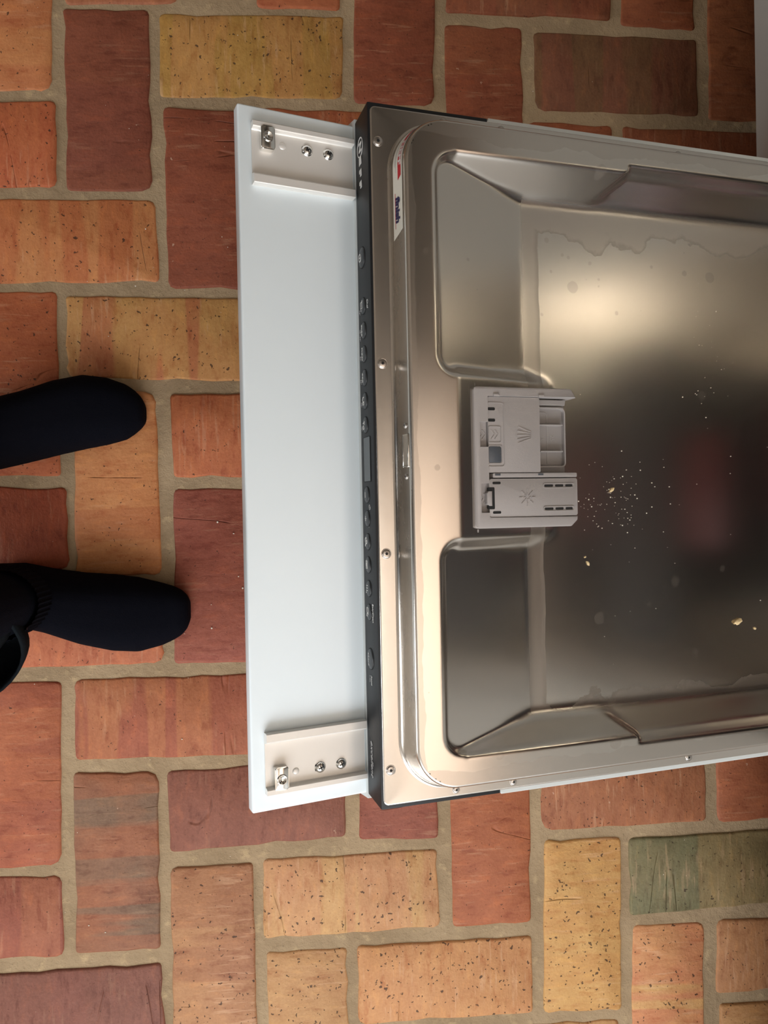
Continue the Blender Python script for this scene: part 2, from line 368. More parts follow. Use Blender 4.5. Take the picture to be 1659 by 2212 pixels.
# ------------------------------------------------------------------ brick floor (herringbone; measured bricks, the rest on the fitted grid)
MEAS = {
(0,-1):(-421,746,-318,751,-324,529,-427,526),
(-1,1):(-533,511,-320,516,-321,409,-535,406),
(0,2):(-419,393,-200,394,-197,291,-421,287),
(1,0):(-308,632,-203,634,-203,406,-308,405),
(2,0):(-190,630,43,634,39,528,-191,525),
(2,1):(-187,512,-81,510,-78,283,-185,283),
(4,-1):(59,753,165,755,159,522,55,523),
(5,-1):(180,737,401,741,397,641,177,644),
(7,-2):(416,851,522,851,514,631,412,635),
(5,0):(175,628,277,627,279,398,174,400),
(6,0):(293,622,516,619,517,517,294,519),
(8,-1):(533,740,638,738,641,510,532,513),
(6,1):(283,504,397,501,398,287,285,292),
(7,1):(412,501,641,495,643,401,413,404),
(3,1):(-67,514,163,512,162,403,-68,403),
(0,3):(-427,277,-323,278,-323,47,-430,49),
(1,3):(-312,272,-86,270,-87,165,-313,170),
(1,4):(-304,152,-205,151,-202,-80,-307,-78),
(2,4):(-186,148,46,148,45,40,-183,44),
(-1,5):(-533,38,-317,32,-315,-71,-536,-68),
(2,5):(-184,28,-75,27,-75,-196,-188,-194),
(0,6):(-418,-85,-200,-92,-201,-192,-418,-193),
(0,7):(-432,-208,-328,-212,-333,-442,-435,-443),
(1,7):(-312,-210,-86,-210,-86,-314,-312,-311),
(1,8):(-315,-327,-211,-331,-213,-556,-317,-555),
(2,8):(-200,-331,27,-325,25,-426,-198,-434),
(4,7):(46,-200,148,-201,146,-435,43,-431),
(-1,9):(-544,-450,-333,-456,-332,-558,-547,-552),
(0,10):(-426,-575,-213,-575,-208,-677,-426,-678),
(2,9):(-198,-454,-95,-454,-93,-677,-198,-675),
(3,9):(-81,-450,144,-450,147,-552,-82,-552),
(5,8):(164,-321,270,-316,268,-553,164,-553),
(3,10):(-79,-570,24,-571,26,-795,-79,-792),
(4,10):(38,-570,268,-572,268,-673,38,-672),
(6,9):(289,-446,392,-448,389,-679,284,-675),
(6,8):(283,-329,511,-325,512,-432,286,-433),
(8,7):(528,-211,636,-209,633,-432,528,-435),
(7,9):(404,-450,642,-449,642,-549,404,-553),
(7,10):(408,-567,506,-569,504,-789,400,-785),
(8,10):(525,-567,760,-570,759,-669,522,-666),
(8,11):(527,-682,631,-682,630,-898,523,-895),
(5,11):(151,-685,385,-692,384,-795,151,-788),
(2,-2):(-156,869,-71,874,-78,650,-158,645),
(1,-1):(-303,740,-165,746,-167,644,-305,637),
(3,-2):(-62,863,42,868,38,642,-67,642),
}
TONES = {  # (base, second tone, pits) as the brick itself is coloured
(0,-1):((198,122,80),(205,135,88),.9), (-1,1):((196,108,70),(190,100,66),.8), (0,2):((198,116,72),(204,134,86),.9),
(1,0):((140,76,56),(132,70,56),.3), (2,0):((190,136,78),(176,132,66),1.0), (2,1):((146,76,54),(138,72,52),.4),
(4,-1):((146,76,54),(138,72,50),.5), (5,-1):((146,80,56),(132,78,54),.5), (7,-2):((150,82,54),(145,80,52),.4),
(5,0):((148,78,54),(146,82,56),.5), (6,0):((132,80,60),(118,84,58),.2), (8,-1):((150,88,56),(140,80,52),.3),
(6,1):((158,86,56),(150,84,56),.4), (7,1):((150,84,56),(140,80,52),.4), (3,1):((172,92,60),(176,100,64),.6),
(0,3):((190,104,68),(184,98,64),.8), (1,3):((194,118,78),(204,150,92),1.0), (1,4):((196,120,76),(204,134,86),.6),
(2,4):((190,104,66),(184,104,68),.6), (-1,5):((160,80,52),(150,70,46),.3), (2,5):((160,86,72),(150,80,66),.4),
(0,6):((190,108,76),(184,104,74),.6), (0,7):((166,90,66),(174,98,68),.5), (1,7):((164,90,68),(176,108,74),.5),
(1,8):((158,98,72),(128,98,82),.3), (2,8):((142,86,72),(136,82,70),.3), (4,7):((152,84,68),(146,80,66),.5),
(-1,9):((156,86,70),(166,100,76),.4), (0,10):((140,86,76),(134,84,74),.3), (2,9):((186,134,98),(166,112,84),1.0),
(3,9):((206,158,110),(198,142,106),1.1), (5,8):((172,98,66),(166,94,64),.5), (3,10):((206,160,112),(190,140,100),1.1),
(4,10):((208,148,102),(202,142,100),1.1), (6,9):((212,162,104),(206,152,96),1.1), (6,8):((166,104,74),(160,100,72),.7),
(8,7):((168,96,66),(160,92,64),.5), (7,9):((120,114,86),(142,120,86),.7), (7,10):((210,138,100),(212,164,110),1.1),
(8,10):((180,128,92),(176,122,86),.7), (8,11):((182,136,90),(176,126,84),.7), (5,11):((206,156,108),(198,146,102),1.0),
(2,-2):((158,136,108),(150,130,104),.2), (1,-1):((170,104,76),(164,100,72),.5), (3,-2):((178,98,66),(172,96,64),.6)}
PAL = [((190,110,72),(196,126,84),.8), ((150,80,58),(142,76,56),.4), ((196,134,88),(206,156,106),1.0), ((166,92,66),(172,100,70),.5)]
def brick_mesh(q, vertical):
    """q: four world corners TL,TR,BR,BL (mm); returns mesh in a local frame whose x runs along the brick"""
    P = [Vector((q[2*i]/1000, q[2*i+1]/1000)) for i in range(4)]
    c = sum(P, Vector((0, 0)))/4
    L = [p-c for p in P]; L = [p+Vector((math.copysign(0.0008, p.x), math.copysign(0.0008, p.y))) for p in L]
    if vertical: L = [Vector((p.y, -p.x)) for p in L]      # rotate -90 so that the long side lies along x
    # order around
    L.sort(key=lambda p: math.atan2(p.y, p.x))
    pts = []
    for i in range(4):
        a, b, nx = L[i-1], L[i], L[(i+1) % 4]
        r = random.choice((0.004, 0.005, 0.006, 0.009, 0.013))
        d0 = (a-b).normalized(); d1 = (nx-b).normalized()
        pts += [b+d0*r, b+(d0+d1)*r*0.3, b+d1*r]
        e = nx-b; k = 9 if e.length > 0.16 else 4
        for j in range(1, k+1):
            s = j/(k+1); nrm = Vector((e.y, -e.x)).normalized()
            pts.append(b+e*s + nrm*random.choice((random.uniform(-0.0012, 0.0008), random.uniform(-0.0012, 0.0008), random.uniform(-0.003, 0.001))))
    n = len(pts); dz = random.uniform(-0.0008, 0.0008); vs = []
    for ins, z in ((0.0032, 0.0), (0.0010, -0.0010), (0.0, -0.0032), (-0.0005, -0.012)):
        for p in pts:
            sx = 1-ins/max(0.03, abs(max(q_.x for q_ in pts))); sy = 1-ins/max(0.03, abs(max(q_.y for q_ in pts)))
            vs.append((p.x*sx, p.y*sy, z+dz))
    fs = [tuple(range(n))]
    for k in range(3):
        for i in range(n):
            j = (i+1) % n; fs.append((k*n+i, (k+1)*n+i, (k+1)*n+j, k*n+j))
    me = bpy.data.meshes.new('brick'); me.from_pydata(vs, [], fs); me.update()
    me.materials.append(M_BRICK); me.shade_smooth(); me.set_sharp_from_angle(angle=R(60))
    return me, c
def grid_quad(i, r, vert):
    x0 = -429.9+119.6*i; y0 = 635.5-119.4*r
    w, h = (119.6, 238.8) if vert else (239.2, 119.4)
    j = lambda: random.uniform(-2, 2)
    g = 5.4
    return [x0+g+j(), y0-g+j(), x0+w-g+j(), y0-g+j(), x0+w-g+j(), y0-h+g+j(), x0+g+j(), y0-h+g+j()]
def tame(c):
    l = lin(*c)[:3]; g = 0.3*l[0]+0.6*l[1]+0.1*l[2]
    l = tuple((0.95*x+0.05*g)*0.9 for x in l); return (l[0], l[1]*1.02, l[2]*0.90, 1.0)
done = 0
for r in range(-7, 17):
    for i in range(-7, 12):
        k = (i-r) % 4
        if k not in (1, 2): continue
        vert = (k == 1)
        q = MEAS.get((i, r)) or grid_quad(i, r, vert)
        cx_ = sum(q[0::2])/4
        if cx_ > 1050: continue
        me, c = brick_mesh(q, vert)
        o = link('brick', me, None, floor)
        o.location = (c.x, c.y, 0); o.rotation_euler = (0, 0, R(90) if vert else 0)
        a, b, p = TONES.get((i, r)) or random.choice(PAL)
        o.color = tame(a); o['tone'] = tame(b)[:3]; o['pit'] = float(p)
        done += 1

# ------------------------------------------------------------------ dishwasher
DW = empty('dishwasher', (0.84, 0.0425, 0.0))
tag(DW, 'built-in dishwasher with its stainless steel door hanging open above the brick floor', 'dishwasher')
MD = Matrix.Translation(Vector((0.0487, 0.0425, 0.3499))) @ Matrix.Rotation(R(0.07), 4, 'Z') @ Matrix.Rotation(R(12.55), 4, 'Y')
MP = Matrix.Translation(Vector((-0.0633, 0.0423, 0.3444))) @ Matrix.Rotation(R(0.09), 4, 'Z') @ Matrix.Rotation(R(19.76), 4, 'Y')
INV = Matrix.Translation((-0.84, -0.0425, 0))
LD = INV @ MD          # door frame -> dishwasher-local
LP = INV @ MP
UEND = 0.530

# contour of the raised plate: rounded rectangle, list of (point, outward normal)
def contour(u0, u1, hv, rad, k=14, step=0.01):
    P = []
    corners = [((u0+rad, -hv+rad), 180), ((u1-rad, -hv+rad), 270), ((u1-rad, hv-rad), 0), ((u0+rad, hv-rad), 90)]
    for (cx_, cy_), a0 in corners:
        for j in range(k+1):
            a = R(a0+90*j/k); P.append((Vector((cx_+rad*math.cos(a), cy_+rad*math.sin(a))), Vector((math.cos(a), math.sin(a)))))
    return P
def sd_rr(u, v, u0, u1, hv, rad):
    cx_, cy_ = (u0+u1)/2, 0.0; qx = np.abs(u-cx_)-((u1-u0)/2-rad); qy = np.abs(v)-(hv-rad)
    return np.hypot(np.maximum(qx, 0), np.maximum(qy, 0)) + np.minimum(np.maximum(qx, qy), 0) - rad

def smooth(a, b, x): t = np.clip((x-a)/(b-a), 0, 1); return t*t*(3-2*t)
def plate_height(u, v):
    """height in mm of the pressed sheet at (u, v) in mm"""
    av = np.abs(v); vc = np.abs(v+2.0)
    dc = np.clip((u-66)*(30/104.0), 0, 30)                                  # central ramp below the dispenser
    ramp = 3.0+np.clip(u-48, 0, None)*(27/93.0)
    side1 = 2.2+1.35*(251.5-av)
    side2 = np.where(av > 257.3, (259.5-av)*2.6, np.where(av > 255.4, 5.2+(257.3-av)*0.25, np.minimum(5.7+(255.4-av)*3.2, 9.5+(254.6-av)*0.86)))
    ub = np.interp(av, [228, 254, 260], [205, 237, 232])
    mixs = smooth(ub-2.2, ub+2.2, u)
    side = side1*(1-mixs)+side2*mixs
    # lip distance, with the rounded corners, of each of the two wells
    a = u-48; b = vc-68.5; c = 251.5-av
    qx = np.clip(18-a, 0, None); qy = np.clip(18-b, 0, None); qz = np.clip(18-c, 0, None)
    dcorner = 18-np.hypot(qx, qy); sl = 2.2+(0.9-2.2)*(qy**2/np.maximum(qx**2+qy**2, 1e-6))
    inner = np.where((qx > 0) & (qy > 0), dcorner*sl, np.minimum(a*2.2, b*0.9))
    dco2 = 18-np.hypot(qx, qz)
    outer = np.where((qx > 0) & (qz > 0) & (u < 90), dco2*2.0, 1e3)
    well = np.minimum(np.minimum(ramp, side), np.minimum(dc+inner, outer))
    well = np.minimum(well, 30.0)
    well = np.where(u > 150, np.minimum(well, np.clip((505-u)*1.0, 0, 30)), well)
    inwell = (u > 48) & (vc > 68.5)
    depth = np.where(inwell, np.maximum(well, 0), 0)
    depth = np.where((vc <= 68.5), dc, depth)
    depth = np.where((vc <= 68.5) & (u > 160), np.minimum(depth, np.clip((505-u)*1.0, 0, 30)), depth)
    return 25.0-depth
def blur(Hm, s, st):
    k = int(math.ceil(3*s/st)); x = np.arange(-k, k+1)*st; g = np.exp(-x*x/(2*s*s)); g /= g.sum()
    P = np.pad(Hm, k, mode='edge')
    P = sum(g[i]*P[i:i+Hm.shape[0], :] for i in range(2*k+1))
    return sum(g[i]*P[:, i:i+Hm.shape[1]] for i in range(2*k+1))
st = 1.25
us = np.arange(22.0, 532.0, st); vs_ = np.arange(-279.0, 279.1, st)
U, V = np.meshgrid(us, vs_, indexing='ij')
# supersample then blur so that the folds get their radius
H = np.zeros_like(U)
for du in (-0.3, 0.3):
    for dv in (-0.3, 0.3): H += plate_height(U+du*st, V+dv*st)/4
H = blur(H, 1.45, st)
Hs = blur(H, 3.2, st)      # softer folds at the foot of the slopes
fw = smooth(8, -2, H); H = H*(1-fw)+Hs*fw
ins = 3.0
sd = sd_rr(U, V, 21.5+ins, 530-ins, 279-ins, 35)
near = np.abs(sd) <= 0.62*st
gu, gv = np.gradient(sd, st)
Us = np.where(near, U-sd*gu, U); Vs = np.where(near, V-sd*gv, V)
keep = (sd < 0) | near
Hf = np.where(near, 25.0, H)
idx = -np.ones(U.shape, int); idx[keep] = np.arange(keep.sum())
co = np.stack([Us[keep], Vs[keep], Hf[keep]], 1)/1000
q = np.stack([idx[:-1, :-1], idx[1:, :-1], idx[1:, 1:], idx[:-1, 1:]], -1).reshape(-1, 4)
q = q[(q >= 0).all(1)]
# skirt swept along the contour
prof = [(0, 25), (0.9, 24.87), (1.8, 24.3), (2.5, 23.3), (3.0, 21.9), (3.15, 21), (6.6, 4.6), (7.0, 3.1), (7.8, 1.7), (8.9, 0.75), (10.2, 0.2)]
CT = contour(21.5+ins, 530-ins, 279-ins, 35, 18)
# subdivide straight runs is not needed: profile is constant
n0 = len(co); sk = []
for d, w in prof:
    for p, nn in CT: sk.append(((p.x+nn.x*d)/1000, (p.y+nn.y*d)/1000, w/1000))
m = len(CT); skf = []
for k in range(len(prof)-1):
    for i in range(m):
        j = (i+1) % m; skf.append((n0+k*m+i, n0+(k+1)*m+i, n0+(k+1)*m+j, n0+k*m+j))
allv = np.concatenate([co, np.array(sk)]); allf = np.concatenate([q, np.array(skf)])
me = bpy.data.meshes.new('inner_panel')
me.vertices.add(len(allv)); me.vertices.foreach_set('co', allv.astype(np.float32).ravel())
me.loops.add(allf.size); me.loops.foreach_set('vertex_index', allf.astype(np.int32).ravel())
me.polygons.add(len(allf)); me.polygons.foreach_set('loop_start', np.arange(0, allf.size, 4, dtype=np.int32))
me.update(calc_edges=True); me.validate()
inner = link('inner_panel', me, M_STEEL, DW, LD, smooth=True)
inner['label'] = 'pressed stainless steel inner liner with dried water stains'

def torx_screw(parent, u, v, w=0.0, r=0.0038, name='screw', mtx=Matrix.Identity(4), cross=False, mat=None):
    bm = bmesh.new()
    if cross: lathe(bm, [(r*1.12, 0.0), (r*1.1, 0.0005), (r*0.98, 0.0006), (r*0.95, 0.0013), (r*0.75, 0.0021), (r*0.4, 0.0026), (0, 0.0027)], 24)
    else: lathe(bm, [(r*1.2, 0.0), (r*1.15, 0.0005), (r*1.03, 0.0001), (r*0.99, 0.0001), (r*0.95, 0.0007), (r*0.78, 0.0010), (0, 0.0010)], 24)
    o = fin(name, bm, mat or M_SCREW, parent, mtx @ Matrix.Translation((u, v, w)), smooth=True)
    bm = bmesh.new()
    if cross:
        for a in (0.35, 0.35+math.pi/2):
            d = Vector((math.cos(a), math.sin(a)))*r*0.5; ribbon(bm, [-d, d], r*0.2, 0.0015, 0.00285)
    else:
        P = []
        for k in range(12): rr = r*(0.46 if k % 2 == 0 else 0.26); P.append((rr*math.cos(k*math.pi/6), rr*math.sin(k*math.pi/6)))
        prism(bm, P, 0.0005, 0.00108)
    s = fin('drive_recess', bm, M_DARK, None, None)
    # join recess into screw mesh as a second material
    b2 = bmesh.new(); b2.from_mesh(o.data); o.data.materials.append(M_DARK)
    nf = len(b2.faces); b2.from_mesh(s.data); b2.faces.ensure_lookup_table()
    for f in b2.faces[nf:]: f.material_index = 1; f.smooth = False
    b2.to_mesh(o.data); b2.free(); bpy.data.objects.remove(s)
    return o

# outer steel sheet (flange) with the rim turned down
def ring_pts(u0, u1, hv, rad): return contour(u0, u1, hv, rad, 8)
outr = [ring_pts(0.0-d, 530+d, 295.2+d, 5+d) for d in (-1.6, -0.8, -0.25, 0.0, 0.0)]
zz = [0.0, -0.12, -0.5, -1.1, -2.4]
innr = ring_pts(43, 507, 266, 20)
vs = []; fs = []
m = len(innr)
for p, _ in innr: vs.append((p.x/1000, p.y/1000, 0))
for rg, z in zip(outr, zz):
    for p, _ in rg: vs.append((p.x/1000, p.y/1000, z/1000))
for k in range(len(outr)):
    for i in range(m): j = (i+1) % m; fs.append((k*m+i, (k+1)*m+i, (k+1)*m+j, k*m+j))
frame = pyd('door_frame', vs, fs, M_FLANGE, DW, LD, smooth=True)
frame.data.flip_normals() if frame.data.polygons[0].normal.z < 0 else None
frame['label'] = 'flat smudged steel rim around the door liner'
for v in (265.5, 78.7, -81.8, -265.1): torx_screw(frame, 0.0068, v/1000)
for u in (0.066, 0.121, 0.3075): torx_screw(frame, u, -0.2892, r=0.003)
for u in (0.066, 0.121, 0.3075): torx_screw(frame, u, 0.2892, r=0.003)

# white painted shell of the door
bm = bmesh.new()
box(bm, 0.004, UEND, -0.2972, 0.2972, -0.056, -0.012)
box(bm, 0.004, UEND, -0.2972, -0.270, -0.013, -0.0024); box(bm, 0.004, UEND, 0.270, 0.2972, -0.013, -0.0024); box(bm, 0.004, 0.040, -0.271, 0.271, -0.013, -0.0024)
box(bm, 0.110, UEND, -0.2998, -0.285, -0.0060, -0.0026, 0.0008); box(bm, 0.110, UEND, 0.285, 0.2998, -0.0060, -0.0026, 0.0008)
shell = fin('door_shell', bm, M_SHELL, DW, LD)
bm = bmesh.new()
_v = [[bm.verts.new((u, y, w)) for u, w in ((-0.0068, -0.0590), (-0.0024, -0.0397), (0.003, -0.0397), (0.003, -0.0590))] for y in (-0.3018, 0.3018)]
bm.faces.new(_v[0]); bm.faces.new(_v[1])
for k in range(4): bm.faces.new((_v[0][k], _v[0][(k+1) % 4], _v[1][(k+1) % 4], _v[1][k]))
st_ = fin('end_strip', bm, M_SHELL, DW, LD); st_['label'] = 'light grey metal strip below the control panel'

# control panel
bm = bmesh.new()
box(bm, -0.0020, 0.1085, -0.2982, 0.2982, -0.0398, -0.0006, 0.0010)
ctl = fin('control_panel', bm, M_BLACK, DW, LD, ang=40)
ctl['label'] = 'narrow black control panel with a row of push buttons'
# frame on the end face: local x -> -v, local y -> +w, local z -> -u
ME = Matrix(((0, 0, -1, -0.0021), (-1, 0, 0, 0), (0, 1, 0, 0), (0, 0, 0, 1)))
def on_face(v, w, dz=0.0): return ME @ Matrix.Translation((-v/1000, w/1000, dz))
def button(v, w, dia, name='push_button'):
    bm = bmesh.new(); r = dia/2000
    lathe(bm, [(r*1.07, 0.0), (r*1.06, 0.0002), (r*0.985, 0.00015), (r*0.985, -0.0001)], 28)
    for f in bm.faces: f.material_index = 1
    k = len(bm.faces)
    lathe(bm, [(r*0.985, -0.0001), (r*0.97, 0.0006), (r*0.85, 0.0011), (r*0.5, 0.0015), (0, 0.0016)], 28)
    o = fin(name, bm, M_BTN, ctl, on_face(v, w), smooth=True); o.data.materials.append(M_DARK)
    return o
def letter(s, v, w, size, dz=0.0003, mat=None, parent=None, **kw):
    me_ = text_mesh(s, size/1000, 0.00012, **kw)
    return link('lettering', me_, mat or M_PRINT, parent or ctl, on_face(v, w, dz))
def icon(lines, v, w, wd=0.5, dz=0.0017, mat=None):
    bm = bmesh.new()
    for L in lines:
        cl = len(L) > 2 and L[0] == L[-1]
        pts = [(a/1000, b/1000) for a, b in (L[:-1] if cl else L)]
        ribbon(bm, pts, wd/1000, -0.0002, 0.0001, cl)
    return fin('icon', bm, mat or M_PRINT, ctl, on_face(v, w, dz))
def circ(r, x=0, y=0, a0=0, a1=360, n=20):
    P = [(x+r*math.cos(R(a0+(a1-a0)*i/n)), y+r*math.sin(R(a0+(a1-a0)*i/n))) for i in range(n+1)]
    if a1-a0 == 360: P[-1] = P[0]
    return P
button(174.7, -24.5, 17.6); icon([circ(3.2), [(0, 1.4), (0, -1.4)]], 174.7, -26.5, 0.7)
BV = [132.5, 111.3, 90.8, 70.3, 50.2, 29.3, -31.5, -52.1, -72.3, -92.4, -113.0, -133.7]
for v in BV: button(v, -23.6, 14.0)
button(-174.2, -22.8, 17.8)
icon([[(-3.2, -2.2), (-3.2, 1.8), (2.2, 1.8), (2.2, -2.2), (-3.2, -2.2)], [(-4.4, 2.4), (-2.8, 2.4)], [(3.4, -1), (4.4, -1)]], 132.5, -24.5, 0.6)
letter('auto', 111.3, -24.6, 4.6, 0.0017, xscale=1.25)
letter('super', 90.8, -24.6, 4.4, 0.0017, xscale=1.2)
letter('eco', 70.3, -24.6, 4.6, 0.0017, xscale=1.3)
icon([[(-3, 2), (-3, -1), (-1, -2), (1, -1), (1, 2)], [(1.6, 1.6), (3.6, 1.6), (3.2, -2), (1.8, -2), (1.6, 1.6)], [(-1, -2), (-1, -3)]], 50.2, -24.5, 0.7)
icon([[(-3, 1.8), (0, 1.8), (-1.5, 0), (-3, 1.8)], [(-1.5, 0), (-1.5, -2.6)], circ(1.6, 2.2, -1)], 29.3, -24.5, 0.7)
icon([[(-2.4, 0), (2.4, 0)]], -31.5, -24.5, 0.6)
icon([[(-2.2, 0), (2.2, 0)], [(0, -2.2), (0, 2.2)]], -52.1, -24.5, 0.6)
icon([circ(2.8, -1), [(-1, 1.6), (-1, 0), (0.6, -1)], [(1.8, -2), (4, -2.6)]], -72.3, -24.5, 0.7)
icon([[(-3.6, -2), (-3.6, 2), (3.2, 2), (3.2, -2), (-3.6, -2)], [(-3.6, 0.6), (3.2, 0.6)], [(-1.6, -0.8), (1.4, -0.8)]], -92.4, -24.5, 0.6)
icon([[(-3, 2), (-2.4, 0), (-3, -2)], [(-0.8, 2), (-0.2, 0), (-0.8, -2)], [(1.4, 2), (2.0, 0), (1.4, -2)], [(2.8, -2.6), (4.2, -2.6)]], -113.0, -24.5, 0.6)
icon([[(-4, -2), (-4, 2), (2, 2)], [(-4, -2), (0.6, -2)], [(0, 0), (3.4, -2.8)], [(1.4, -2.6), (3.4, -0.4)]], -133.7, -24.5, 0.7)
letter('start', -174.2, -23.6, 4.6, 0.0017, M_PRINTG, xscale=1.35)
letter('Chef', 131.4, -10.8, 5.0, xscale=0.8)
for v, s in ((131.0, '70\u00b0'), (111.0, '45\u00b0-65\u00b0'), (90.5, '60\u00b0'), (70.0, '50\u00b0'), (50.0, '40\u00b0'), (29.0, '45\u00b0')):
    letter(s, v-2, -34.6, 3.4, mat=M_PRINTG)
letter('EasyClean', -133.5, -12.6, 5.2, xscale=0.78)
letter('Reset', -192.5, -20.6, 3.8, shear=0.2); letter('3 sec.', -192.0, -25.2, 2.8, mat=M_PRINTG)
letter('excellent', -261.5, -24.6, 9.4, shear=0.35, mat=M_PRINTG, xscale=0.92)
icon([[(x, 0), (x+1.3, 0)] for x in range(-16, 16, 2)], -261.5, -32.6, 0.45, 0.0002, M_SLATE)
icon([circ(2.0), [(0, 1.2), (0, 0), (0.9, 0)]], -42.2, -16.4, 0.5, 0.0002, M_PRINTG)
letter('.', -59.5, -18, 5)
# display window
bm = bmesh.new(); prism(bm, rrect(-0.0190, 0.0190, -0.0095, 0.0095, 0.0012), -0.0002, 0.0005)
fin('display', bm, M_DISPLAY, ctl, on_face(-0.8, -20.8))['label'] = 'blank dark grey display window'
bm = bmesh.new(); ribbon(bm, rrect(-0.0193, 0.0193, -0.0098, 0.0098, 0.0014), 0.0004, -0.0001, 0.0006, True)
fin('display_surround', bm, M_DARK, ctl, on_face(-0.8, -20.8))
# brand mark: ringed letter and three wide block letters
icon([circ(8.0, n=28)], 269.5, -23.3, 1.0, 0.0003)
letter('N', 269.5, -23.3, 10.5, bold=0.0004, xscale=1.1)
for v, s in ((258.0, 'E'), (247.7, 'F'), (237.6, 'F')): letter(s, v, -23.7, 8.2, bold=0.0006, xscale=1.5)

# detergent dispenser
mm = 0.001
def mmp(P): return [(a*mm, b*mm) for a, b in P]
T = 0.0238
bm = bmesh.new()
Cp = rpoly([(177, 50), (172.5, 58), (79, 58), (79, -62.3), (171, -62.5), (177, -57), (177, -53.3), (92, -53.3), (92, -49), (84.5, -49), (84.5, -24.2),
            (92, -24.2), (92, 6.8), (84.3, 6.8), (84.3, 28.1), (92, 28.1), (92, 50)], [0, 3, 4, 4, 3, 3, 0, 1.5, 0, 0, 0, 0, 0, 0, 0, 0, 1], 4)
prism_edge(bm, mmp(Cp), -0.004, T, 0.0014, lambda p: p[0] < 0.0795 or p[1] > 0.0575 or p[1] < -0.0615 or p[0] > 0.1768 or (p[0] > 0.17 and not -0.054 < p[1] < 0.051))
prism(bm, mmp(rrect(96, 177, -19.4, -15.6, 0.6)), 0.0, T-0.0010, 0.0006)
prism(bm, mmp(rrect(84, 171, -53, 50, 1)), -0.006, 0.0105)
prism(bm, mmp([(84, -53.2), (177, -53.2), (177, -19.6), (84, -19.6)]), -0.006, 0.014)
prism(bm, mmp([(84.2, 6.7), (92.2, 6.7), (92.2, 28.2), (84.2, 28.2)]), 0.0, T-0.0045)
prism(bm, mmp([(84.4, -49.1), (92.2, -49.1), (92.2, -24.1), (84.4, -24.1)]), 0.0, T-0.0045)
disp = fin('detergent_dispenser', bm, M_GREY, DW, LD, ang=35)
disp['label'] = 'warm grey plastic detergent and rinse aid dispenser'
# mounting rim round its left edge
bm = bmesh.new(); ribbon(bm, mmp([(82, 60), (80, 59.8), (77.6, 58), (77.0, -62), (79.4, -64.2), (83, -64.4)]), 0.0026, 0.004, 0.0205)
fin('mounting_rim', bm, M_GREY2, disp, None)
bm = bmesh.new(); ribbon(bm, mmp([(79.4, 57.8), (78.7, 55), (78.5, -59), (79.0, -62)]), 0.0014, 0.010, 0.0185)
fin('dark_gap_strip', bm, M_DARK, disp, None)  # black strip standing in for the dark gap beside the housing
def slot(P, parent, z, name='slot', mat=M_DARK, wd=2.6):
    bm = bmesh.new(); (a, b), (c, d) = P
    prism(bm, mmp(rrect(a, c, b-wd/2, b+wd/2, wd/2.1, 4)), z-0.0003, z+0.00012)
    return fin(name, bm, mat, parent)
def ridge(P, parent, z, wd=0.7, closed=False, name='moulded_line', h=0.0005, mat=None):
    bm = bmesh.new(); ribbon(bm, mmp(P), wd*mm, z-0.0002, z+h, closed); return fin(name, bm, mat or M_GREY, parent)
# sliding lid
ZL = T-0.0014
bm = bmesh.new(); prism(bm, mmp(rrect(92.6, 141.6, -15.0, 49.6, 0.8)), 0.0095, ZL, 0.0006)
lid = fin('sliding_lid', bm, M_GREY, disp, None, ang=35)
ridge(rpoly([(92.6, 44.4), (107.2, 44.4), (107.2, -9.9), (92.6, -9.9)], [0, 3, 3, 0]), disp, ZL, 0.6)
slot([(92.4, 39.2), (99.2, 39.2)], disp, ZL); slot([(92.4, 29.6), (99.2, 29.6)], disp, ZL)
ridge(rpoly([(93, 24.2), (104.2, 24.2), (104.2, 10.5), (93, 10.5)], [1, 2, 2, 1]), disp, ZL, 0.6, True)
def chevrons(u, v, z, parent):
    for d in (0, 3.2): ridge([(u+d, v+4), (u+d+3, v), (u+d, v-4)], parent, z, 0.7)
chevrons(95.2, 17.3, ZL, disp); chevrons(84.9, 17.6, T-0.0045, disp); chevrons(85.3, -36.6, T-0.0045, disp)
bm = bmesh.new(); prism(bm, mmp(rrect(92.6, 104.2, -6.6, 7.2, 1.6)), ZL-0.001, ZL+0.0004, 0.0003)
fin('release_button', bm, M_SLATE, disp, None, ang=35)['label'] = 'slate grey square release button'
ridge(rpoly([(92.6, 7.9), (105, 7.9), (105, -7.3), (92.6, -7.3)], [0, 2, 2, 0]), disp, ZL, 0.7)
for a, b in (((120.5, 24.5), (133, 19.7)), ((120.0, 20.8), (133, 18.4)), ((119.8, 17.1), (133, 17.2)), ((120, 13.4), (133, 15.8)), ((120.5, 10.2), (132.9, 14.4))):
    ridge([a, b], disp, ZL, 0.75, name='spray_symbol')
# chamber beside the lid
bm = bmesh.new(); prism(bm, mmp(rrect(141.8, 171, -16.6, 49, 0.8)), -0.004, 0.0125)
prism(bm, mmp([(141.8, 48.9), (141.8, 44), (170, 44), (171, 48.9)]), 0.004, 0.0165, 0.0005)
fin('chamber_floor', bm, M_GREY2, disp)
bm = bmesh.new(); ribbon(bm, mmp(rpoly([(142, 41.7), (169.4, 41.7), (169.4, -9.8), (142, -9.8)], [0, 5, 4, 0], 6)), 0.0012, 0.010, 0.0168)
fin('chamber_wall', bm, M_GREY, disp, ang=40)
for v, u0 in ((26.8, 142), (3.6, 145)):
    bm = bmesh.new(); box(bm, u0*mm, 0.1672, (v-0.6)*mm, (v+0.6)*mm, 0.010, 0.0172, 0.0003); fin('dosing_rib', bm, M_GREY, disp)
ridge(rpoly([(142, 38), (153.8, 38), (153.8, -7)], [0, 4, 0]), disp, 0.0125, 0.6, mat=M_GREY)
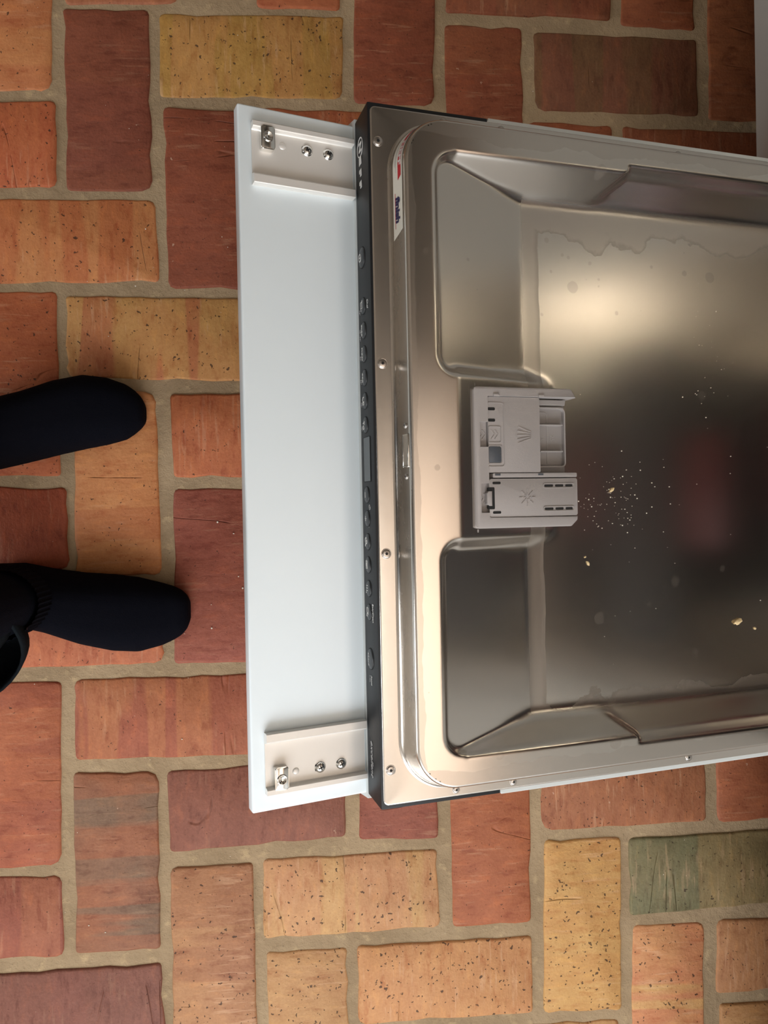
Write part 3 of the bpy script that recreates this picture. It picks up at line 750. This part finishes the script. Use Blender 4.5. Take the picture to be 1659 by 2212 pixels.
ridge(rpoly([(142, 33), (144.6, 33), (144.6, -7)], [0, 2, 0]), disp, 0.0125, 0.6, mat=M_GREY)
_m = text_mesh('25', 0.006, 0.0001)
link('lettering', _m, M_GREY, disp, Matrix.Translation((0.1585, 0.0155, 0.01265)) @ Matrix.Rotation(R(-90), 4, 'Z'))
_m = text_mesh('15', 0.0045, 0.0001)
link('lettering', _m, M_GREY, disp, Matrix.Translation((0.149, 0.0155, 0.01265)) @ Matrix.Rotation(R(-90), 4, 'Z'))
# rinse aid lid
ZR = T-0.0006
bm = bmesh.new(); prism(bm, mmp(rrect(92.2, 177, -53.0, -20.4, 1.4)), 0.013, ZR, 0.0007)
rl = fin('rinse_aid_lid', bm, M_GREY, disp, None, ang=35)
for v in (-23.9, -49.0): slot([(95.2, v), (102.8, v)], disp, ZR, wd=2.2)
for v in (-26.7, -46.8):
    ridge(rrect(143.4, 173.2, v-1.9, v+1.9, 1.8), disp, ZR, 0.6, True)
    for a, b in ((144.5, 153), (155, 163), (165, 172)): slot([(a, v), (b, v)], disp, ZR, wd=2.0)
for k in range(8):
    a = R(45*k); c_, s_ = math.cos(a), math.sin(a)
    for r0, r1 in ((1.6, 3.4), (4.4, 7.6)): ridge([(127.8+r0*c_, -36.5+r0*s_), (127.8+r1*c_, -36.5+r1*s_)], disp, ZR, 0.75, name='star_symbol')
bm = bmesh.new(); prism(bm, mmp(rrect(91.0, 97.0, -46.2, -27.5, 1)), ZR-0.002, ZR+0.00015)
fin('latch_recess', bm, M_DARK, disp)
bm = bmesh.new(); prism(bm, mmp([(89.6, -41.5), (92.0, -43.3), (94.6, -43.3), (94.6, -30.6), (91.2, -30.6), (89.6, -32.5)]), 0.012, T+0.0003, 0.0007)
fin('latch', bm, M_GREY, disp, ang=35)
for (a, b) in ((97, 49.8), (140, 49.8)):
    bm = bmesh.new(); prism(bm, mmp([(a, b), (a+6, b), (a+5, b+2.2), (a, b+2.2)]), T-0.001, T+0.0012, 0.0004); fin('guide_tab', bm, M_GREY, disp)
for (a, b) in ((98, -17.6), (139, -17.6)):
    bm = bmesh.new(); prism(bm, mmp([(a, b), (a+5, b), (a+5, b+1.6), (a, b+1.6)]), T-0.0015, T-0.0008); fin('guide_tab', bm, M_SLATE, disp)

# catch slot in the wall of the liner, with two small screws
WN = Vector((-math.cos(R(15)), 0, math.sin(R(15)))).normalized()
def wall_pt(v, t, off=0.0):
    """point on the left wall of the raised liner: v in mm along it (past 241 it follows the corner), t 0..1 from foot to top"""
    d = 6.6+(3.15-6.6)*t; w = 4.6+(21-4.6)*t; Rr = 35+d+off
    if v <= 241: p = Vector((24.5-d-off, v, w))
    else:
        th = (v-241)/40.0; p = Vector((59.5-Rr*math.cos(th), 241+Rr*math.sin(th), w))
    p.z += off*0.21
    return p*mm
bm = bmesh.new()
L = [(v_, t_) for v_, t_ in rrect(-13.4, 13.4, -0.3, 0.42, 0.2, 4)]
pts = [wall_pt(4.0+a, 0.5+b, 0.4) for a, b in rpoly([(-13.4, -0.02), (13.4, -0.02), (13.4, 0.5), (-13.4, 0.5)], 0.08, 3)]
tube(bm, pts+[pts[0]], 0.0007, 6)
fin('catch_slot', bm, M_CHROME, inner, None, smooth=True)['label'] = 'bright rimmed slot for the door catch'
bm = bmesh.new(); vv = [bm.verts.new(wall_pt(4.0+a, 0.5+b, 0.25)) for a, b in ((-12.8, 0), (12.8, 0), (12.8, 0.47), (-12.8, 0.47))]; bm.faces.new(vv)
bm.faces.ensure_lookup_table(); bmesh.ops.solidify(bm, geom=bm.faces[:], thickness=0.0002)
fin('catch_plate', bm, M_TUB, inner, None)
for v in (24.8, -17.5):
    p = wall_pt(v, 0.72, 0.05)
    mt = Matrix.Translation(p) @ Matrix.Rotation(R(-78), 4, 'Y')
    torx_screw(inner, 0, 0, 0, r=0.0022, mtx=mt)

# sticker on the wall at the corner
def wall_patch(name, poly_fn, v0, v1, t0, t1, mat, off, parent, slant=0.0, nv=40, nt=4):
    vs = []; fs = []
    for i in range(nv+1):
        for j in range(nt+1):
            t = t0+(t1-t0)*j/nt; lo = v0+slant*(j/nt); v = lo+(v1-lo)*i/nv
            vs.append(wall_pt(v, t, off))
    k = nt+1
    for i in range(nv):
        for j in range(nt): fs.append((i*k+j, (i+1)*k+j, (i+1)*k+j+1, i*k+j+1))
    b = len(vs); vs2 = vs
    me_ = bpy.data.meshes.new(name); me_.from_pydata([tuple(p) for p in vs2], [], fs); me_.update()
    return link(name, me_, mat, parent, None, smooth=True)
stk = wall_patch('sticker', None, 180.5, 284, 0.02, 0.9, M_STICKER, 0.25, inner, slant=6.5)
stk['label'] = 'cream sticker with red block and dark lettering, bent around the corner'
wall_patch('red_block', None, 228.5, 284, 0.50, 0.80, M_RED, 0.4, stk, slant=3.0)
wall_patch('underline', None, 189.5, 219, 0.20, 0.245, M_RED, 0.4, stk)
def wall_text(s, vc, tc, size, mat, bold=0.0, xs=1.0, shear=0.0):
    me_ = text_mesh(s, size, 0.0, bold=bold, xscale=xs, shear=shear)
    for v in me_.vertices:
        p = wall_pt(vc-v.co.x*1000, tc+v.co.y*1000/17.0, 0.5); v.co = p
    return link('lettering', me_, mat, stk, None)
wall_text('finish', 204.5, 0.44, 0.0092, M_NAVY, bold=0.0005, xs=1.12, shear=0.1)
wall_text('NEFF', 251.5, 0.65, 0.0052, M_PRINT, bold=0.0002, xs=1.9)
wall_patch('small_print', None, 236, 262, 0.30, 0.33, M_PRINTG, 0.4, stk)
wall_patch('small_print', None, 241, 262, 0.20, 0.23, M_PRINTG, 0.4, stk)

# furniture front hanging from the door
bm = bmesh.new(); box(bm, 0.0018, 0.60, -0.298, 0.298, -0.013, 0.0, 0.0018, 3)
fp = fin('front_panel', bm, M_PANEL, DW, LP, ang=40)
fp['label'] = 'white laminate furniture front projecting beyond the control panel'
def bracket(sgn):
    """folded aluminium channel; v measured from the panel's centre, sgn flips it"""
    bm = bmesh.new()
    prof = [(230.8, 0.0), (230.8, 7.0), (231.3, 7.5), (237.6, 7.5), (239.0, 6.2), (239.6, 2.2), (240.2, 1.6), (276.4, 1.6), (277.2, 2.4), (277.6, 6.3), (278.4, 6.9), (282.2, 6.9), (282.8, 6.3), (282.8, 0.0)]
    A = [bm.verts.new((0.0132, sgn*a*mm, b*mm)) for a, b in prof]; B = [bm.verts.new((0.1045, sgn*a*mm, b*mm)) for a, b in prof]
    for i in range(len(prof)-1): bm.faces.new((A[i], B[i], B[i+1], A[i+1]))
    bm.faces.new(A); bm.faces.new(B[::-1])
    o = fin('mounting_bracket', bm, M_BRACKET, fp, None, ang=20)
    return o
for sgn in (1, -1):
    bracket(sgn)
    bm = bmesh.new()
    lo, hi = (259.8, 279.5)
    prism(bm, [(a*mm, sgn*b*mm) for a, b in rrect(19.8, 31.8, lo, hi, 2.2)], 0.0014, 0.0078, 0.0008)
    fin('slide_nut', bm, M_CHROME, fp, None, ang=40)
    bm = bmesh.new(); lathe(bm, [(0.0046, 0.0), (0.0046, 0.0012), (0.0042, 0.0017), (0.0034, 0.0017), (0.0030, 0.0004), (0, 0.0003)], 24)
    fin('rivet', bm, M_CHROME, fp, Matrix.Translation((0.026, sgn*0.2704, 0.0076)), smooth=True)
    bm = bmesh.new(); lathe(bm, [(0.0031, 0.0), (0.0029, 0.0004), (0.002, 0.0008), (0, 0.001)], 20)
    fin('rivet', bm, M_BRACKET, fp, Matrix.Translation((0.040, sgn*0.2673, 0.0016)), smooth=True)
    for u in (0.0622, 0.0816): torx_screw(fp, u, sgn*0.2672, 0.0016, r=0.0044, mtx=Matrix.Identity(4), cross=True, mat=M_CHROME)
    bm = bmesh.new(); prism(bm, mmp(rrect(57.3, 61, sgn*267.3-3.2, sgn*267.3+3.2, 1.6)), 0.0015, 0.00185)
    fin('slot', bm, M_DARK, fp)

# tub and racks behind the door
X0, X1, Y0, Y1, Z0, Z1 = 0.575, 1.10, 0.0425-0.285, 0.0425+0.285, 0.165, 0.855
def loc(x): return x
bm = bmesh.new(); th = 0.012
box(bm, X0, X1, Y0-th, Y0, Z0, Z1); box(bm, X0, X1, Y1, Y1+th, Z0, Z1); box(bm, X1, X1+th, Y0-th, Y1+th, Z0-th, Z1+th)
box(bm, X0, X1, Y0-th, Y1+th, Z1, Z1+th); box(bm, X0, X1, Y0-th, Y1+th, Z0-th, Z0)
tub = fin('tub', bm, M_TUB, DW, INV)
bm = bmesh.new(); box(bm, 0.58, 0.93, 0.17, 0.31, 0.8535, 0.8549); fin('added_lamp_plate', bm, M_SHELL, DW, INV, ang=40)  # unseen plate added above the tub light, not a known fixture
def rack(z, h):
    bm = bmesh.new()
    for k in range(11):
        y = Y0+0.02+k*(Y1-Y0-0.04)/10; tube(bm, [(X0+0.02, y, z+h), (X0+0.03, y, z), (X1-0.03, y, z), (X1-0.02, y, z+h)], 0.0018, 5)
    for k in range(9):
        x = X0+0.03+k*(X1-X0-0.06)/8; tube(bm, [(x, Y0+0.015, z+h), (x, Y0+0.02, z), (x, Y1-0.02, z), (x, Y1-0.015, z+h)], 0.0018, 5)
    tube(bm, [(X0+0.02, Y0+0.015, z+h), (X1-0.02, Y0+0.015, z+h), (X1-0.02, Y1-0.015, z+h), (X0+0.02, Y1-0.015, z+h), (X0+0.02, Y0+0.015, z+h)], 0.003, 6)
    return fin('dish_rack', bm, M_RACK, DW, INV)
rack(0.23, 0.09); rack(0.50, 0.07)
for a, b, c, d in ((-0.205, 0.232, 0.49, 0.635), (-0.205, 0.20, 0.225, 0.295), (-0.205, 0.185, 0.70, 0.80)):
    bm = bmesh.new(); box(bm, 0.598, 0.602, a, b, c, d); fin('added_dark_board', bm, M_RACK2, DW, INV)  # unseen boards added to darken what the door liner reflects
bm = bmesh.new()
box(bm, 0.61, 1.06, -0.16, 0.185, 0.742, 0.748)
for k in range(8): box(bm, 0.61, 1.06, -0.16+k*0.048, -0.154+k*0.048, 0.746, 0.785)
for x in (0.61, 0.83, 1.054): box(bm, x, x+0.006, -0.16, 0.185, 0.746, 0.785)
fin('cutlery_tray', bm, M_RACK2, DW, INV)
for z in (0.508, 0.238):
    bm = bmesh.new(); box(bm, 0.64, 1.05, -0.15, 0.20, z, z+0.008); fin('rack_insert', bm, M_RACK2, DW, INV)
for z, y in ((0.44, 0.015), (0.30, 0.05), (0.66, 0.03)):
    bm = bmesh.new(); box(bm, 0.588, 0.6035, y-0.075, y+0.075, z-0.03, z+0.03, 0.004); fin('rack_handle', bm, M_REDWARE, DW, INV, ang=40)

# ------------------------------------------------------------------ kitchen units on either side
def cabinet(name, y0, y1, label, xf=0.5245):
    r_ = empty(name, (0.82, (y0+y1)/2, 0.12)); tag(r_, label, 'cabinet')
    iv = Matrix.Translation((-0.82, -(y0+y1)/2, -0.12))
    bm = bmesh.new(); box(bm, 0.546, 1.12, y0+0.001, y1-0.001, 0.12, 0.865); fin('body', bm, M_FRONT, r_, iv)
    bm = bmesh.new(); box(bm, xf, 0.5445, y0+0.0015, y1-0.0015, 0.1205, 0.862, 0.0012); fin('door', bm, M_FRONT, r_, iv, ang=40)
    bm = bmesh.new(); box(bm, 0.63, 0.648, y0+0.001, y1-0.001, 0.0, 0.1195); fin('plinth', bm, M_PLINTH, r_, iv)
cabinet('base_cabinet', 0.3445, 0.9445, 'grey white base cabinet at the top right corner, above shaded dark bricks')
cabinet('base_cabinet', 0.9455, 1.9, 'grey white base cabinet at the far end of the row')
cabinet('base_cabinet', -0.8595, -0.2595, 'grey white base cabinet, a thin edge at the right border below the dishwasher door', 0.5268)
cabinet('base_cabinet', -1.9, -0.8605, 'white base cabinet at the window end of the row', 0.5268)
bm = bmesh.new(); box(bm, 0.505, 1.135, -1.98, 2.3, 0.872, 0.905, 0.002)
tag(fin('worktop', bm, M_TOP, ang=40), 'long wooden worktop above the base cabinets and the dishwasher', 'worktop')
bm = bmesh.new(); box(bm, 0.80, 1.135, 0.33, 2.3, 1.38, 2.45, 0.002)
tag(fin('wall_cabinet', bm, M_CUP, ang=40), 'dark wall cabinet hung above the far end of the worktop', 'cabinet')

# unseen ceiling lamp, added to brighten the wall that the steel reflects
CL = empty('added_ceiling_lamp', (0.60, -0.45, ZC)); tag(CL, 'unseen long ceiling lamp added to brighten the wall above the worktop', 'lamp')
bm = bmesh.new(); box(bm, -0.14, 0.10, -0.5, 0.5, -0.035, -0.001, 0.004); fin('housing', bm, M_SHELL, CL, ang=40)

# ------------------------------------------------------------------ crumbs
def crumb(u, v, sx, sy, h, rot, label):
    bm = bmesh.new(); bmesh.ops.create_icosphere(bm, subdivisions=2, radius=1.0)
    for vtx in bm.verts:
        k = 1+random.uniform(-0.25, 0.2); vtx.co = Vector((vtx.co.x*sx*k, vtx.co.y*sy*k, vtx.co.z*h*k))
    wl = -0.0050+h*0.8
    o = fin('crumb', bm, M_CRUMB, None, MD @ Matrix.Translation((u*mm, v*mm, wl)) @ Matrix.Rotation(R(rot), 4, 'Z'), smooth=False)
    return tag(o, label, 'crumb', 'food crumbs on the steel liner')
crumb(230.7, -30.6, .0027, .0014, .0011, 40, 'pale crumb amid fine specks right of the dispenser')
crumb(203.8, -98.5, .0023, .0012, .0009, 110, 'pale crumb nearest the lower end of the dispenser')
crumb(201.0, -92.4, .0011, .0008, .0006, 20, 'tiny pale crumb just above a larger one, below the dispenser')
crumb(371.6, -162.9, .0048, .0026, .0022, 25, 'largest curled yellow food flake near the right edge of the photo')
crumb(393.0, -171.1, .0014, .0013, .0009, 0, 'small round yellow crumb right of the largest flake')
bm = bmesh.new()
def speck(x, y, z, r, M=None):
    p = Vector((x, y, z)); p = (M @ p) if M else p
    bmesh.ops.create_icosphere(bm, subdivisions=1, radius=r, matrix=Matrix.Translation(p) @ Matrix.Diagonal((1, random.uniform(.6, 1.3), .6, 1)))
for k in range(150):
    a = random.random()
    if a < 0.6: x, y = random.gauss(228, 18), random.gauss(-45, 16)
    elif a < 0.75: x, y = random.gauss(335, 14), random.gauss(95, 30)
    else: x, y = random.uniform(185, 420), random.uniform(-205, 120)
    if x < 182 or abs(y) > 220 or x > 480: continue
    speck(x*mm, y*mm, -0.0047, random.choice((.00025, .0003, .0004, .0006)), MD)
o = fin('crumb_specks', bm, M_SPECK); o['kind'] = 'stuff'; tag(o, 'fine pale specks scattered over the steel liner', 'crumbs')
bm = bmesh.new()
for (x, y) in ((-.226,.285),(-.212,.357),(-.165,.28),(-.11,.335),(-.117,.348),(-.425,.36),(-.085,.31),(-.345,.08),(-.13,-.015),(-.11,-.03),(-.105,-.085),(-.14,-.12),(-.1,-.1),(-.3,-.52),(-.28,-.53),(-.42,-.48),(-.415,-.5),(-.43,-.32),(-.18,-.29),(.3,-.36),(.45,-.50),(.48,-.455),(.03,-.33),(-.41,-.2),(-.14,-.15),(.02,-.3)):
    speck(x, y, 0.0006, random.choice((.0006, .0009, .0012)))
for k in range(60): speck(random.uniform(-.45, .5), random.uniform(-.65, .65), 0.0004, random.choice((.0004, .0006)))
o = fin('floor_grit', bm, M_SPECK); o['kind'] = 'stuff'; tag(o, 'tiny pale grit scattered on the brick floor', 'grit')

# ------------------------------------------------------------------ person (only feet and legs come near the frame)
def evaluated(o, name):
    dg = bpy.context.evaluated_depsgraph_get(); dg.update()
    me_ = bpy.data.meshes.new_from_object(o.evaluated_get(dg)); me_.name = name; return me_
def foot_bm(bm, secs, grow=0.0):
    rings = []; n = 28
    for x, lo, hi, h in secs:
        c = (lo+hi)/2; a = (hi-lo)/2+grow; ring = []
        for k in range(n):
            th = 2*math.pi*k/n; cs, sn = math.cos(th), math.sin(th)
            e = 0.72
            yy = c+a*math.copysign(abs(cs)**e, cs)*(1.0 if sn >= 0 else 0.93); 
            zz_ = 0.016+(h-0.016+grow)*abs(sn)**0.9 if sn >= 0 else 0.016-0.0155*abs(sn)**0.6
            ring.append(bm.verts.new((x, yy, max(zz_, 0.0006))))
        rings.append(ring)
    for A, B in zip(rings, rings[1:]):
        for k in range(n): bm.faces.new((A[k], A[(k+1) % n], B[(k+1) % n], B[k]))
    bm.faces.new(rings[0]); bm.faces.new(rings[-1][::-1])
def leg_tube(bm, pts):
    n = 20; rings = []
    for x, y, z, rx, ry in pts:
        rings.append([bm.verts.new((x+rx*math.cos(2*math.pi*k/n), y+ry*math.sin(2*math.pi*k/n), z)) for k in range(n)])
    for A, B in zip(rings, rings[1:]):
        for k in range(n): bm.faces.new((A[k], A[(k+1) % n], B[(k+1) % n], B[k]))
    bm.faces.new(rings[0][::-1]); bm.faces.new(rings[-1])
SEC_L = [(-.462,.086,.116,.04),(-.452,.07,.131,.075),(-.43,.06,.137,.098),(-.39,.057,.135,.104),(-.35,.066,.146,.093),(-.315,.0745,.160,.078),(-.285,.081,.167,.064),(-.258,.086,.164,.052),(-.236,.092,.156,.043),(-.226,.099,.149,.036),(-.2185,.106,.141,.030),(-.2145,.113,.132,.022)]
SEC_R = [(-.428,-.112,-.082,.04),(-.418,-.124,-.07,.075),(-.395,-.130,-.062,.1),(-.36,-.131,-.062,.108),(-.325,-.142,-.070,.094),(-.29,-.158,-.0755,.078),(-.255,-.168,-.0785,.065),(-.225,-.1705,-.083,.056),(-.198,-.164,-.0905,.046),(-.184,-.158,-.095,.040),(-.174,-.152,-.100,.036),(-.168,-.145,-.106,.029),(-.165,-.137,-.113,.022)]
LEG_L = [(-.418,.097,.05,.034,.034),(-.415,.097,.10,.036,.034),(-.418,.098,.16,.037,.036),(-.425,.10,.28,.046,.046)]
LEG_R = [(-.362,-.098,.05,.034,.033),(-.352,-.098,.10,.040,.036),(-.356,-.099,.16,.040,.038),(-.37,-.10,.28,.047,.047)]
def remeshed(name, bm, vox, parent, mat, smooth_it=6):
    o = fin(name, bm, mat); md = o.modifiers.new('r', 'REMESH'); md.mode = 'VOXEL'; md.voxel_size = vox
    ms = o.modifiers.new('s', 'SMOOTH'); ms.iterations = smooth_it; ms.factor = 0.5
    me_ = evaluated(o, name); old = o.data; o.modifiers.clear(); o.data = me_; bpy.data.meshes.remove(old)
    if not me_.materials: me_.materials.append(mat)
    me_.shade_smooth()
    if parent: o.parent = parent
    return o
# body: both legs and hips, one continuous skin
bm = bmesh.new()
foot_bm(bm, SEC_L, -0.001); foot_bm(bm, SEC_R, -0.003)
leg_tube(bm, [(x, y, z, a-.003, b-.003) for x, y, z, a, b in LEG_L]+[(-.45,.105,.42,.052,.054),(-.46,.105,.50,.055,.056),(-.47,.10,.72,.075,.078),(-.48,.09,.86,.085,.085)])
leg_tube(bm, [(x, y, z, a-.003, b-.003) for x, y, z, a, b in LEG_R]+[(-.41,-.10,.42,.052,.054),(-.43,-.095,.50,.055,.056),(-.46,-.085,.72,.075,.078),(-.48,-.07,.86,.085,.085)])
leg_tube(bm, [(-.48,.01,.80,.095,.16),(-.49,.01,.92,.10,.165),(-.49,.01,1.02,.095,.15)])
person = remeshed('person', bm, 0.008, None, M_SKIN, 3)
tag(person, 'person standing on the bricks in black socks and dark loose trousers', 'person')
for secs, leg in ((SEC_L, LEG_L), (SEC_R, LEG_R)):
    bm = bmesh.new(); foot_bm(bm, secs, 0.0025); leg_tube(bm, leg)
    remeshed('sock', bm, 0.003, person, M_SOCK, 4)['label'] = 'black knitted sock'
# ribbed band of the right sock
def rib_band(parent, cx_, cy_, rx, ry, z0, z1, tilt):
    vs = []; fs = []; n = 132
    for j in range(5):
        z = z0+(z1-z0)*j/4
        for k in range(n):
            th = 2*math.pi*k/n; rr = 1+(0.02 if k % 3 == 0 else -0.012)
            vs.append((cx_+rx*rr*math.cos(th), cy_+ry*rr*math.sin(th), z-tilt*math.cos(th)))
    for j in range(4):
        for k in range(n): fs.append((j*n+k, j*n+(k+1) % n, (j+1)*n+(k+1) % n, (j+1)*n+k))
    o = pyd('sock_rib', vs, fs, M_SOCK, parent, None); o['label'] = 'ribbed elastic band of the sock'; return o
rib_band(person, -.353, -.098, .0455, .0405, .098, .140, .012)
# trousers
def trouser_mesh():
    bm = bmesh.new(); n = 48
    def leg(path, hem):
        rings = []
        for i, (x, y, z, rx, ry) in enumerate(path):
            ring = []
            for k in range(n):
                th = 2*math.pi*k/n
                wv = 1+hem*max(0, 1-i/3)*(0.10*math.sin(2*th+0.6)+0.05*math.sin(5*th+1))
                dz = hem*max(0, 1-i/2)*0.030*math.sin(th+2.4)
                ring.append(bm.verts.new((x+rx*wv*math.cos(th), y+ry*wv*math.sin(th), z+dz)))
            rings.append(ring)
        for A, B in zip(rings, rings[1:]):
            for k in range(n): bm.faces.new((A[k], A[(k+1) % n], B[(k+1) % n], B[k]))
        return rings
    leg([(-.392,-.122,.135,.058,.056),(-.394,-.122,.16,.060,.060),(-.397,-.118,.20,.064,.064),(-.40,-.112,.28,.068,.068),(-.42,-.10,.45,.078,.078),(-.46,-.085,.72,.095,.09),(-.48,-.07,.86,.11,.10)], 1.0)
    # turned-up hem standing off on the outer side, open at its top
    rings = []
    for z, g in ((.132, 0.7), (.124, 1.03), (.130, 1.06), (.150, 1.09), (.168, 1.11)):
        ring = []
        for k in range(n):
            th = 2*math.pi*k/n; lobe = max(0, math.cos(th-R(-62)))**1.5
            gg = g+max(0, g-1)*2.9*lobe
            ring.append(bm.verts.new((-.392+.058*gg*math.cos(th), -.122+.056*gg*math.sin(th), z-0.018*lobe+0.012*math.sin(3*th))))
        rings.append(ring)
    for A, B in zip(rings, rings[1:]):
        for k in range(n): bm.faces.new((A[k], A[(k+1) % n], B[(k+1) % n], B[k]))
    leg([(-.455,.10,.10,.062,.062),(-.455,.10,.14,.064,.064),(-.45,.10,.20,.066,.066),(-.45,.10,.28,.068,.068),(-.46,.105,.45,.076,.076),(-.475,.10,.72,.095,.09),(-.49,.09,.86,.11,.10)], 0.4)
    leg([(-.485,.01,.80,.115,.185),(-.495,.01,.92,.12,.185),(-.495,.01,1.03,.112,.17)], 0)
    return bm
bm = trouser_mesh(); o = fin('trousers', bm, M_TROUSER, person, None, smooth=True)
md = o.modifiers.new('thick', 'SOLIDIFY'); md.thickness = 0.003; md.offset = 1
o['label'] = 'dark navy loose trousers with a folded hem'
